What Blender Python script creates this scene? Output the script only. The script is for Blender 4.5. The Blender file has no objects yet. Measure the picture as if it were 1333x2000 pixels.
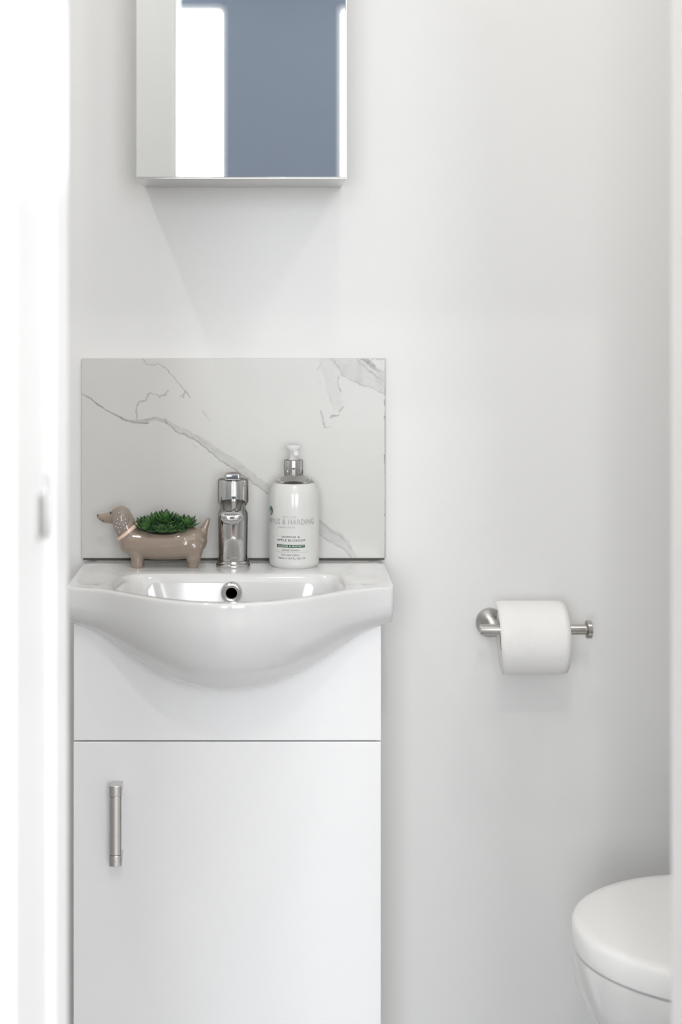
import bpy, bmesh, math, random
import numpy as np
from mathutils import Vector, Matrix
from math import pi, sin, cos

# ------------------------------------------------------------------ camera, light, exposure
F = 2875.0            # focal length in pixels of the 1333 px wide frame
CX, CY, CZ = 530.0, 610.0, 1.23   # principal point, camera height
CAMY = -2.3
scn = bpy.context.scene
COL = scn.collection
cam_d = bpy.data.cameras.new('camera')
cam = bpy.data.objects.new('camera', cam_d)
COL.objects.link(cam)
cam.location = (0, CAMY, CZ)
cam.rotation_euler = (pi/2, 0, 0)
cam_d.sensor_fit = 'HORIZONTAL'
cam_d.sensor_width = 36
cam_d.lens = 36*F/1333
cam_d.shift_x = (666.5-CX)/1333
cam_d.shift_y = -(1000-CY)/1333
cam_d.clip_start = 0.05
cam_d.dof.use_dof = True
cam_d.dof.focus_distance = 2.17
cam_d.dof.aperture_fstop = 4.2
scn.camera = cam

w = bpy.data.worlds.new('sky'); scn.world = w
w.use_nodes = True
w.node_tree.nodes['Background'].inputs[0].default_value = (0.80, 0.90, 1.0, 1)
w.node_tree.nodes['Background'].inputs[1].default_value = 1.0
scn.view_settings.view_transform = 'Standard'
scn.view_settings.look = 'None'
scn.view_settings.exposure = 0.11
scn.view_settings.gamma = 1
scn.cycles.max_bounces = 14
scn.cycles.diffuse_bounces = 10
scn.cycles.glossy_bounces = 8
scn.cycles.transmission_bounces = 10
scn.cycles.sample_clamp_indirect = 4.0

def area(name, loc, rot, sx, sy, power, color=(1, 1, 1), shape='RECTANGLE', spread=180):
    l = bpy.data.lights.new(name, 'AREA'); l.shape = shape
    l.size = sx; l.size_y = sy; l.energy = power; l.color = color; l.spread = math.radians(spread)
    o = bpy.data.objects.new(name, l); COL.objects.link(o)
    o.location = loc; o.rotation_euler = rot
    return o
# daylight through the two windows of the room behind the camera (just outside the openings)
area('window_daylight', (-0.93, -5.62, 1.6), (pi/2, 0, 0), 1.34, 2.36, 92, (0.95, 0.975, 1.0))
area('window_daylight', (1.04, -5.62, 1.6), (pi/2, 0, 0), 1.34, 2.36, 86, (0.95, 0.975, 1.0))
# added lamp outside an invented side window, to brighten the left door lining
area('window_daylight', (2.62, -2.8, 1.65), (0, pi/2, 0), 1.3, 1.1, 58, (0.93, 0.96, 1.0))
# the ceiling downlights
DOWN = [(-0.58, -0.60, 2.9), (0.15, -0.76, 1.7), (0.72, -0.80, 2.4)]
for x, y, p in DOWN:
    area('downlight', (x, y, 2.385), (0, 0, 0), 0.06, 0.06, p, (1.0, 0.965, 0.91), 'DISK')
area('downlight', (0.10, -2.6, 2.985), (0, 0, 0), 0.08, 0.08, 10, (1.0, 0.96, 0.9), 'DISK')

# ------------------------------------------------------------------ helpers
def P(px, py, d):
    """pixel -> point at distance d in front of the camera"""
    return Vector(((px-CX)*d/F, CAMY+d, CZ-(py-CY)*d/F))

def mat(name, col, rough=0.4, metal=0.0, coat=0.0, trans=0.0, ior=1.5, spec=0.5, noise=0.0, nscale=20, bump=0.0, bscale=200, sss=0.0, aniso=0.0):
    m = bpy.data.materials.new(name); m.use_nodes = True
    nt = m.node_tree; b = nt.nodes['Principled BSDF']
    b.inputs['Base Color'].default_value = (*col, 1)
    b.inputs['Roughness'].default_value = rough
    b.inputs['Metallic'].default_value = metal
    b.inputs['Coat Weight'].default_value = coat
    b.inputs['Coat Roughness'].default_value = 0.04
    b.inputs['Transmission Weight'].default_value = trans
    b.inputs['IOR'].default_value = ior
    b.inputs['Specular IOR Level'].default_value = spec
    if sss:
        b.inputs['Subsurface Weight'].default_value = sss
        b.inputs['Subsurface Radius'].default_value = (0.01, 0.01, 0.01)
        b.inputs['Subsurface Scale'].default_value = 0.3
    if noise or bump:
        tc = nt.nodes.new('ShaderNodeTexCoord')
        n = nt.nodes.new('ShaderNodeTexNoise'); n.inputs['Scale'].default_value = nscale
        n.inputs['Detail'].default_value = 4
        nt.links.new(tc.outputs['Object'], n.inputs['Vector'])
        if noise:
            mx = nt.nodes.new('ShaderNodeMix'); mx.data_type = 'RGBA'
            mx.inputs[6].default_value = (*[c*(1-noise) for c in col], 1)
            mx.inputs[7].default_value = (*[min(1, c*(1+noise)) for c in col], 1)
            nt.links.new(n.outputs['Fac'], mx.inputs[0]); nt.links.new(mx.outputs[2], b.inputs['Base Color'])
        if bump:
            n2 = nt.nodes.new('ShaderNodeTexNoise'); n2.inputs['Scale'].default_value = bscale
            nt.links.new(tc.outputs['Object'], n2.inputs['Vector'])
            bp = nt.nodes.new('ShaderNodeBump'); bp.inputs['Strength'].default_value = bump
            bp.inputs['Distance'].default_value = 0.001
            nt.links.new(n2.outputs['Fac'], bp.inputs['Height']); nt.links.new(bp.outputs['Normal'], b.inputs['Normal'])
    return m

def s2l(r, g, b):
    f = lambda c: (c/255/12.92) if c/255 <= .04045 else ((c/255+.055)/1.055)**2.4
    return (f(r), f(g), f(b))

M = dict(
    wall=mat('wall_paint', (.745, .745, .742), .45, noise=.012, nscale=5, bump=.08, bscale=60),
    jamb=mat('gloss_white_paint', (.88, .88, .88), .35, noise=.01, nscale=3),
    ceil=mat('ceiling_paint', (.85, .85, .85), .8, noise=.01),
    wood=mat('oak_floor', (.24, .19, .15), .4, noise=.2, nscale=6),
    taupe=mat('taupe_paint', (.42, .40, .37), .6, noise=.03),
    floor=mat('floor_tile', (.60, .60, .61), .35, noise=.06, nscale=3),
    bluewall=mat('blue_grey_paint', s2l(110, 120, 135), .6, noise=.04, nscale=2),
    ceramic=mat('glazed_ceramic', (.70, .70, .70), .08, coat=.4, spec=.5, noise=.006, nscale=4),
    cab=mat('white_gloss_laminate', (.84, .84, .845), .22, spec=.4, noise=.008, nscale=4),
    carc=mat('white_board', (.72, .70, .66), .5, noise=.02),
    chrome=mat('chrome', (.68, .68, .675), .04, metal=1, noise=.03, nscale=30),
    steel=mat('brushed_steel', (.50, .485, .46), .27, metal=1, noise=.10, nscale=60),
    satin=mat('satin_aluminium', (.64, .635, .625), .22, metal=1, noise=.02),
    mirror=mat('mirror_glass', (.93, .95, .95), .0, metal=1),
    paper=mat('tissue_paper', (.84, .835, .825), .9, noise=.015, nscale=40, bump=.35, bscale=900),
    card=mat('cardboard', (.45, .36, .27), .9, noise=.08),
    dog=mat('taupe_glaze', s2l(146, 131, 118), .10, coat=.6, noise=.06, nscale=45),
    ear=mat('grey_glaze', s2l(140, 130, 123), .12, coat=.6, noise=.05, nscale=60),
    white=mat('white_glaze', (.85, .83, .8), .2, noise=.01),
    pink=mat('pink_glaze', s2l(232, 202, 186), .18, coat=.3, noise=.03, nscale=90),
    dark=mat('dark_glaze', (.05, .04, .035), .15, noise=.1),
    soil=mat('dark_soil', (.03, .025, .018), .9, noise=.5, nscale=300),
    joint=mat('old_sealant', (.10, .095, .08), .7, noise=.3, nscale=80),  # dark colour painted for the shade between tile and basin
    black=mat('black_void', (.012, .012, .012), .3, noise=.2),
    liquid=mat('white_bottle', (.64, .64, .625), .14, noise=.01),
    plastic=mat('clear_plastic', (.98, .985, .98), .03, trans=1, ior=1.22),
    pump=mat('milky_plastic', (.90, .90, .90), .25, trans=.35, ior=1.3),
    green=mat('dark_green_ink', s2l(18, 84, 52), .4, noise=.05),
    ink=mat('green_black_ink', s2l(16, 44, 30), .4, noise=.05),
    pale=mat('pale_green_ink', s2l(150, 178, 158), .4, noise=.05),
    silver=mat('silver_ink', (.36, .36, .355), .5, metal=.2, noise=.1, nscale=100),
)
M['chrome'].node_tree.nodes['Principled BSDF'].inputs['Specular Tint'].default_value = (.28, .27, .25, 1)
# glossy leaf material
def leafmat():
    m = bpy.data.materials.new('succulent_leaf'); m.use_nodes = True
    nt = m.node_tree; b = nt.nodes['Principled BSDF']
    b.inputs['Roughness'].default_value = .38
    tc = nt.nodes.new('ShaderNodeTexCoord'); n = nt.nodes.new('ShaderNodeTexNoise'); n.inputs['Scale'].default_value = 60
    cr = nt.nodes.new('ShaderNodeValToRGB')
    cr.color_ramp.elements[0].position = .35; cr.color_ramp.elements[0].color = (.015, .055, .018, 1)
    cr.color_ramp.elements[1].position = .7; cr.color_ramp.elements[1].color = (.085, .20, .05, 1)
    nt.links.new(tc.outputs['Object'], n.inputs['Vector']); nt.links.new(n.outputs['Fac'], cr.inputs[0])
    nt.links.new(cr.outputs[0], b.inputs['Base Color'])
    return m
M['leaf'] = leafmat()

def tag(o, label=None, cat=None, group=None, kind=None):
    if label: o['label'] = label
    if cat: o['category'] = cat
    if group: o['group'] = group
    if kind: o['kind'] = kind
    return o

def thing(name, label, cat, loc, group=None):
    o = bpy.data.objects.new(name, None); COL.objects.link(o)
    o.location = loc; o.empty_display_size = .02
    return tag(o, label, cat, group)

def origin(o):
    v = Vector((0, 0, 0))
    while o is not None:
        v += o.location; o = o.parent
    return v

def link(name, me, mats, parent=None, smooth=False, bevel=0, seg=3, angle=35):
    """me holds world coordinates; they are moved to the parent's frame"""
    o = bpy.data.objects.new(name, me); COL.objects.link(o)
    if parent is not None:
        off = origin(parent)
        me.transform(Matrix.Translation(-off)); o.parent = parent
    if not isinstance(mats, (list, tuple)): mats = [mats]
    if not me.materials:
        for m in mats: me.materials.append(m)
    if smooth:
        me.polygons.foreach_set('use_smooth', [True]*len(me.polygons))
    if bevel:
        b = o.modifiers.new('bevel', 'BEVEL'); b.width = bevel; b.segments = seg
        b.limit_method = 'ANGLE'; b.angle_limit = math.radians(angle); b.harden_normals = False
        me.polygons.foreach_set('use_smooth', [True]*len(me.polygons))
        wn = o.modifiers.new('wn', 'WEIGHTED_NORMAL'); wn.keep_sharp = False
    me.update()
    return o

def mesh(name, verts, faces):
    me = bpy.data.meshes.new(name); me.from_pydata([tuple(v) for v in verts], [], faces); me.validate()
    bm = bmesh.new(); bm.from_mesh(me); bmesh.ops.remove_doubles(bm, verts=bm.verts, dist=1e-6)
    bmesh.ops.recalc_face_normals(bm, faces=bm.faces); bm.to_mesh(me); bm.free()
    return me

def boxv(x0, x1, y0, y1, z0, z1):
    v = [(x, y, z) for x in (x0, x1) for y in (y0, y1) for z in (z0, z1)]
    f = [(0, 1, 3, 2), (4, 6, 7, 5), (0, 4, 5, 1), (2, 3, 7, 6), (0, 2, 6, 4), (1, 5, 7, 3)]
    return v, f

def boxes(name, bl, m, parent=None, bevel=0, seg=3):
    V, Fc = [], []
    for b in bl:
        v, f = boxv(*b); n = len(V)
        V += v; Fc += [tuple(i+n for i in q) for q in f]
    me = bpy.data.meshes.new(name); me.from_pydata([tuple(v) for v in V], [], Fc)
    return link(name, me, m, parent, bevel=bevel, seg=seg)

def lathe_vf(prof, c, axis='Z', n=64, sx=1, sy=1, a0=0):
    """prof: list of (radius, along)"""
    V, Fc = [], []
    c = Vector(c)
    for r, h in prof:
        for i in range(n):
            a = 2*pi*i/n + a0
            p, q = r*cos(a)*sx, r*sin(a)*sy
            V.append(c + (Vector((p, q, h)) if axis == 'Z' else Vector((h, p, q)) if axis == 'X' else Vector((p, h, q))))
    for k in range(len(prof)-1):
        for i in range(n):
            j = (i+1) % n
            Fc.append((k*n+i, k*n+j, (k+1)*n+j, (k+1)*n+i))
    if prof[0][0] > 1e-5: Fc.append(tuple(range(n)))
    if prof[-1][0] > 1e-5: Fc.append(tuple((len(prof)-1)*n+i for i in range(n)))
    return V, Fc

def lathe(name, prof, c, m, parent=None, axis='Z', n=64, sx=1, sy=1, angle=40):
    me = mesh(name, *lathe_vf(prof, c, axis, n, sx, sy))
    o = link(name, me, m, parent, smooth=True)
    sharp(me, angle)
    return o

def sharp(me, ang=40):
    bm = bmesh.new(); bm.from_mesh(me)
    for e in bm.edges:
        if len(e.link_faces) == 2 and e.calc_face_angle(0) > math.radians(ang): e.smooth = False
    bm.to_mesh(me); bm.free()

def extrude_poly(pts, y0, y1):
    """pts (x,z) polygon, extruded along y"""
    n = len(pts)
    V = [(x, y0, z) for x, z in pts]+[(x, y1, z) for x, z in pts]
    Fc = [tuple(range(n)), tuple(range(2*n-1, n-1, -1))]+[(i, (i+1) % n, n+(i+1) % n, n+i) for i in range(n)]
    return V, Fc

def interp(x, pts):
    return float(np.interp(x, [p[0] for p in pts], [p[1] for p in pts]))

def smoothed(x, pts, h):
    return sum(interp(x+h*t, pts)*wt for t, wt in ((-1, .12), (-.5, .23), (0, .3), (.5, .23), (1, .12)))

# ------------------------------------------------------------------ the setting
def struct(name, bl, m, **k):
    return tag(boxes(name, bl, m, **k), kind='structure')
LX, RX = -0.88, 1.16          # side walls of the small room
DX0, DX1, DH = -0.188, 0.370, 2.03   # doorway
WY0, WY1 = -1.19, -0.94      # wall with the doorway
struct('wall_back', [(LX, RX, 0, .1, 0, 2.4)], M['wall'])
struct('wall_left', [(LX-.1, LX, WY0, .1, 0, 2.4)], M['wall'])
struct('wall_right', [(RX, RX+.1, WY0, .1, 0, 2.4)], M['wall'])
struct('wall_front', [(-2.4, DX0-.012, WY0, WY1, 0, 3.0), (DX1+.012, 2.4, WY0, WY1, 0, 3.0), (DX0-.012, DX1+.012, WY0, WY1, DH+.012, 3.0)], M['wall'])
struct('floor', [(LX, RX, WY0, .1, -.08, 0)], M['floor'])
struct('floor_hall', [(-2.4, 2.4, -5.6, WY0-.0005, -.08, 0)], M['wood'])
struct('ceiling', [(LX-.1, RX+.1, WY1, .1, 2.4, 2.5), (-2.4, 2.4, -5.6, WY1, 3.0, 3.1)], M['ceil'])
struct('wall_hall_left', [(-2.5, -2.4, -5.6, WY0, 0, 3.0)], M['taupe'])
struct('wall_hall_right', [(2.4, 2.5, -5.6, -3.4, 0, 3.0), (2.4, 2.5, -2.2, WY0, 0, 3.0), (2.4, 2.5, -3.4, -2.2, 0, .95), (2.4, 2.5, -3.4, -2.2, 2.35, 3.0)], M['taupe'])
struct('window_3', [(2.44, 2.48, -3.4, -3.37, .95, 2.35), (2.44, 2.48, -2.23, -2.2, .95, 2.35), (2.44, 2.48, -3.37, -2.23, .95, .98), (2.44, 2.48, -3.37, -2.23, 2.32, 2.35)], M['jamb'])  # unseen window, added to let the lamp brighten the left door lining
# far wall of the room behind the camera, blue-grey, with two tall windows
PXA, PXB = -0.235, 0.345
struct('wall_hall_far', [(PXA, PXB, -5.6, -5.5, 0, 3.0), (-2.4, -1.62, -5.6, -5.5, 0, 3.0), (1.73, 2.4, -5.6, -5.5, 0, 3.0),
       (-1.62, PXA, -5.6, -5.5, 0, .45), (PXB, 1.73, -5.6, -5.5, 0, .45), (-1.62, PXA, -5.6, -5.5, 2.79, 3.0), (PXB, 1.73, -5.6, -5.5, 2.79, 3.0)], M['bluewall'])
for i, (a, b) in enumerate(((-1.62, PXA), (PXB, 1.73))):
    mid = (a+b)/2
    struct('window_%d' % (i+1), [(a, a+.025, -5.58, -5.53, .45, 2.79), (b-.025, b, -5.58, -5.53, .45, 2.79), (a+.025, b-.025, -5.58, -5.53, .45, .51),
           (a+.025, b-.025, -5.58, -5.53, 2.765, 2.79), (mid-.02, mid+.02, -5.58, -5.53, .51, 2.765)], M['jamb'])
# door lining: boards, stop strips, architraves
struct('trim_1', [(DX0-.012, DX0-.006, WY0, WY1, 0, DH+.006), (DX0-.006, DX0, -1.02, WY1, 0, DH)], M['jamb'])
struct('trim_2', [(DX1+.006, DX1+.012, WY0, WY1, 0, DH+.006), (DX1, DX1+.006, -1.02, WY1, 0, DH)], M['jamb'])
struct('trim_3', [(DX0-.012, DX1+.012, WY0, WY1, DH, DH+.012)], M['jamb'])

struct('trim_4', [(DX0-.088, DX0-.006, WY1+.0002, WY1+.018, 0, DH+.07), (DX1+.006, DX1+.088, WY1+.0002, WY1+.018, 0, DH+.07), (DX0-.006, DX1+.006, WY1+.0002, WY1+.018, DH+.006, DH+.07)], M['jamb'])
# strike plate let into the left lining
sp = thing('strike_plate', 'small shiny metal latch strike plate on the white door lining at left', 'latch plate', (DX0-.006, -1.06, 1.05))
boxes('face_plate', [(DX0-.0062, DX0-.0040, -1.087, -1.030, 1.041, 1.078)], M['satin'], sp, bevel=.0006)
boxes('lip', [(DX0-.006, DX0-.0020, -1.042, -1.030, 1.036, 1.092)], M['satin'], sp, bevel=.001)
boxes('latch_hole', [(DX0-.0041, DX0-.0038, -1.084, -1.070, 1.046, 1.072)], M['steel'], sp)

# ------------------------------------------------------------------ marble-effect tile behind the basin
TX0, TX1, TZ0, TZ1 = -.2950, .1777, .8477, 1.1580
TILEY = -.009; RIM0 = .8435
def tile():
    NX, NZ = 620, 404
    xs = np.linspace(TX0, TX1, NX); zs = np.linspace(TZ0, TZ1, NZ)
    s = (2.3+TILEY)/F
    PXg = CX + xs/s; PYg = CY + (CZ-zs)/s
    X, Y = np.meshgrid(PXg, PYg)     # pixel-sized coordinates on the tile plane
    rng = np.random.RandomState(3)
    def vnoise(sc, seed):
        r = np.random.RandomState(seed); g = r.rand(64, 64)
        u = (X/sc) % 63; v = (Y/sc) % 63
        i = u.astype(int); j = v.astype(int); fu = u-i; fv = v-j
        fu = fu*fu*(3-2*fu); fv = fv*fv*(3-2*fv)
        return (g[j, i]*(1-fu)+g[j, (i+1) % 64]*fu)*(1-fv)+(g[(j+1) % 64, i]*(1-fu)+g[(j+1) % 64, (i+1) % 64]*fu)*fv-.5
    nx = vnoise(9, 1)*3+vnoise(3.5, 2)*1.6; ny = vnoise(9, 4)*3+vnoise(3.5, 5)*1.6
    XX, YY = X+nx, Y+ny
    dark = np.zeros_like(X); warm = np.zeros_like(X)
    def stroke(pts, strength, warmth=0.0, soft=1.0):
        nonlocal dark, warm
        for (x0, y0, w0), (x1, y1, w1) in zip(pts[:-1], pts[1:]):
            dx, dy = x1-x0, y1-y0; L = dx*dx+dy*dy
            t = np.clip(((XX-x0)*dx+(YY-y0)*dy)/L, 0, 1)
            dd = np.hypot(XX-x0-t*dx, YY-y0-t*dy); ww = w0+t*(w1-w0)
            a = min(.85, strength*1.18)*np.clip((ww+.3-dd)/soft+.5, 0, 1)
            dark = np.maximum(dark, a); warm = np.maximum(warm, a*warmth)
    def region(poly, strength):
        nonlocal dark
        ins = np.zeros_like(X, bool); n = len(poly)
        for k in range(n):
            x0, y0 = poly[k]; x1, y1 = poly[(k+1) % n]
            if y0 == y1: continue
            c = ((YY > min(y0, y1)) & (YY <= max(y0, y1)) & (XX < (YY-y0)*(x1-x0)/(y1-y0)+x0))
            ins ^= c
        dark = np.maximum(dark, ins*strength*(1+.5*vnoise(14, 9)+.35*vnoise(5, 8)))
    # main vein running from the left edge down to the right
    stroke([(160, 767, .6), (180, 781, 1.1), (205, 799, 1.0), (228, 812, 1.5), (250, 821, 1.6), (272, 825, 1.3), (290, 827, 1.2)], .62, .35)
    stroke([(255, 822, 2.6), (275, 823, 2.6), (290, 820, 3.0), (305, 818, 2.6), (322, 822, 2.6), (334, 830, 1.8)], .36, .5)
    stroke([(285, 819, .8), (305, 816, 1.0), (322, 819, .8)], .45, .4)
    # the broad pale band with its darker lower edge
    up = [(322, 819), (345, 832), (372, 843), (392, 855), (408, 864), (430, 879), (452, 893), (470, 905), (490, 921), (512, 938), (530, 952), (560, 972), (600, 1002), (620, 1012), (645, 1032), (668, 1043), (684, 1062), (696, 1090)]
    lo = [(322, 824), (345, 842), (368, 852), (388, 864), (408, 880), (430, 898), (448, 911), (466, 923), (488, 938), (508, 952), (524, 965), (560, 992), (600, 1022), (622, 1040), (640, 1056), (655, 1064), (672, 1072), (688, 1090)]
    region(up+lo[::-1], .23)
    stroke([(a, b, 1.0) for a, b in lo[:11]], .62, .3)
    stroke([(a, b, .5) for a, b in up], .30, .2)
    stroke([(a, b, 1.0) for a, b in lo[11:]], .42, .1)
    stroke([(600, 1000, .8), (622, 1016, 1.6), (636, 1026, 2.4), (650, 1040, 1.2), (668, 1048, 1.6), (686, 1072, 1)], .40)
    stroke([(380, 852, .8), (410, 872, 1.2), (440, 892, .8)], .34, .2)
    # short crooked branch
    stroke([(268, 820, 1.0), (266, 805, 1.6), (267, 796, 1.2), (272, 786, 1.2), (284, 782, 1.0), (289, 770, 1.5), (294, 766, .8), (305, 771, .7), (313, 776, 1.0), (322, 772, 1.4), (327, 764, 1.1), (331, 765, .6)], .46, .55)
    # upper vein
    stroke([(277, 700, 1.0), (288, 711, .9), (300, 713, .7), (308, 708, .8)], .28, .2)
    stroke([(308, 708, 1.0), (320, 717, 1.0), (335, 731, .9), (350, 750, .9), (361, 762, 1.2), (371, 776, .8)], .40, .15)
    stroke([(361, 762, 1.4), (359, 776, 1.4)], .46, .6); stroke([(360, 768, 1.2), (352, 774, .8)], .35, .6)
    stroke([(396, 802, .7), (403, 812, .7), (409, 822, .5)], .22); stroke([(376, 867, .6), (382, 874, 1.4)], .16)
    # top right: broad grey cloud, dark streaks
    region([(640, 695), (712, 695), (724, 712), (740, 718), (752, 726), (760, 775), (745, 768), (728, 758), (710, 752), (692, 744), (672, 734), (656, 718), (640, 700)], .24)
    stroke([(706, 700, 2.2), (717, 708, 3.2), (727, 715, 3.6), (740, 725, 2.4)], .62)
    stroke([(716, 700, 1.6), (732, 716, 2.2), (741, 726, 1.2)], .60)
    stroke([(697, 700, 1.6), (707, 712, 1.2), (718, 722, 1.4), (734, 735, 1.6), (748, 742, .8)], .44)
    stroke([(649, 700, 1.2), (662, 716, 1.2), (668, 733, 1.0), (682, 739, .8), (696, 747, 1.2), (712, 753, 1.2), (730, 758, .8), (752, 771, .9)], .40)
    stroke([(722, 704, .9), (732, 699, .9), (745, 702, 1.2), (751, 700, .8)], .38)
    region([(620, 697), (650, 697), (662, 735), (664, 752), (668, 768), (672, 795), (662, 806), (652, 800), (640, 770), (634, 740), (624, 712)], .10)
    stroke([(662, 735, .8), (661, 752, 1.0), (664, 764, 1.2)], .42); stroke([(671, 795, 1.0), (664, 804, 1.4)], .46)
    stroke([(662, 810, 1.2), (652, 812, 1.8), (646, 815, 1.2)], .50)
    stroke([(643, 770, .8), (650, 792, .9), (655, 802, .6)], .28)
    stroke([(627, 802, 1.2), (631, 818, 1.8), (635, 835, 1.4)], .40); stroke([(637, 835, .8), (646, 835, .9)], .36)
    stroke([(621, 722, .7), (627, 708, 1.0)], .24); stroke([(622, 745, .9), (626, 746, .8)], .22)
    # faint cloudiness of the print
    dark = dark*(.85+.5*vnoise(6, 12)); 
    cl = .015*vnoise(60, 20)+.01*vnoise(25, 21)
    # dark chipped arris along the right edge
    ed = np.clip((X-(751.6+1.2*vnoise(7, 30)-1.6*(vnoise(16, 31) > .22)))/.9, 0, 1)*(.55+.9*np.abs(vnoise(11, 33)))
    base = np.array([.575, .57, .555]); vein = np.array([.16, .155, .145]); wv = np.array([.30, .25, .17])
    dk = np.clip(dark, 0, 1)[..., None]; wm = np.clip(warm, 0, 1)[..., None]
    C = base*(1+cl[..., None]); tgt = vein*(1-wm)+wv*wm
    C = C*(1-dk)+tgt*dk
    C = C*(1-np.clip(ed, 0, .9)[..., None])+np.array([.10, .095, .085])*np.clip(ed, 0, .9)[..., None]
    V = np.zeros((NZ, NX, 3)); V[..., 0] = xs[None, :]; V[..., 1] = TILEY; V[..., 2] = zs[:, None]
    V = V.reshape(-1, 3).tolist()
    idx = np.arange(NX*NZ).reshape(NZ, NX)
    Fc = np.stack([idx[:-1, :-1], idx[:-1, 1:], idx[1:, 1:], idx[1:, :-1]], -1).reshape(-1, 4).tolist()
    # edge and back
    loop = list(idx[0, :])+list(idx[1:, -1])+list(idx[-1, -2::-1])+list(idx[-2:0:-1, 0])
    nb = len(V)
    for i in loop: V.append([V[i][0], -.0004, V[i][2]])
    n = len(loop)
    for k in range(n):
        Fc.append([int(loop[k]), nb+k, nb+(k+1) % n, int(loop[(k+1) % n])])
    Fc.append([nb+k for k in range(n)])
    me = bpy.data.meshes.new('splashback_tile'); me.from_pydata(V, [], Fc)
    at = me.color_attributes.new('vein', 'FLOAT_COLOR', 'POINT')
    A = np.ones((len(V), 4)); A[:NX*NZ, :3] = C.reshape(-1, 3); A[NX*NZ:, :3] = (.45, .43, .40)
    at.data.foreach_set('color', A.ravel())
    m = mat('marble_effect_porcelain', (.65, .65, .63), .24, spec=.45)
    a = m.node_tree.nodes.new('ShaderNodeVertexColor'); a.layer_name = 'vein'
    m.node_tree.links.new(a.outputs[0], m.node_tree.nodes['Principled BSDF'].inputs['Base Color'])
    o = link('splashback_tile', me, m)
    boxes('sealant_joint', [(TX0+.002, TX1-.001, -.0062, -.0012, RIM0+.0006, TZ0-.0002)], M['joint'], o)  # dark strip standing in for the shadow in the gap under the tile
    return tag(o, 'pale marble-effect tile with grey veins standing on the wall above the basin', 'tile')
tile()

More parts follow.
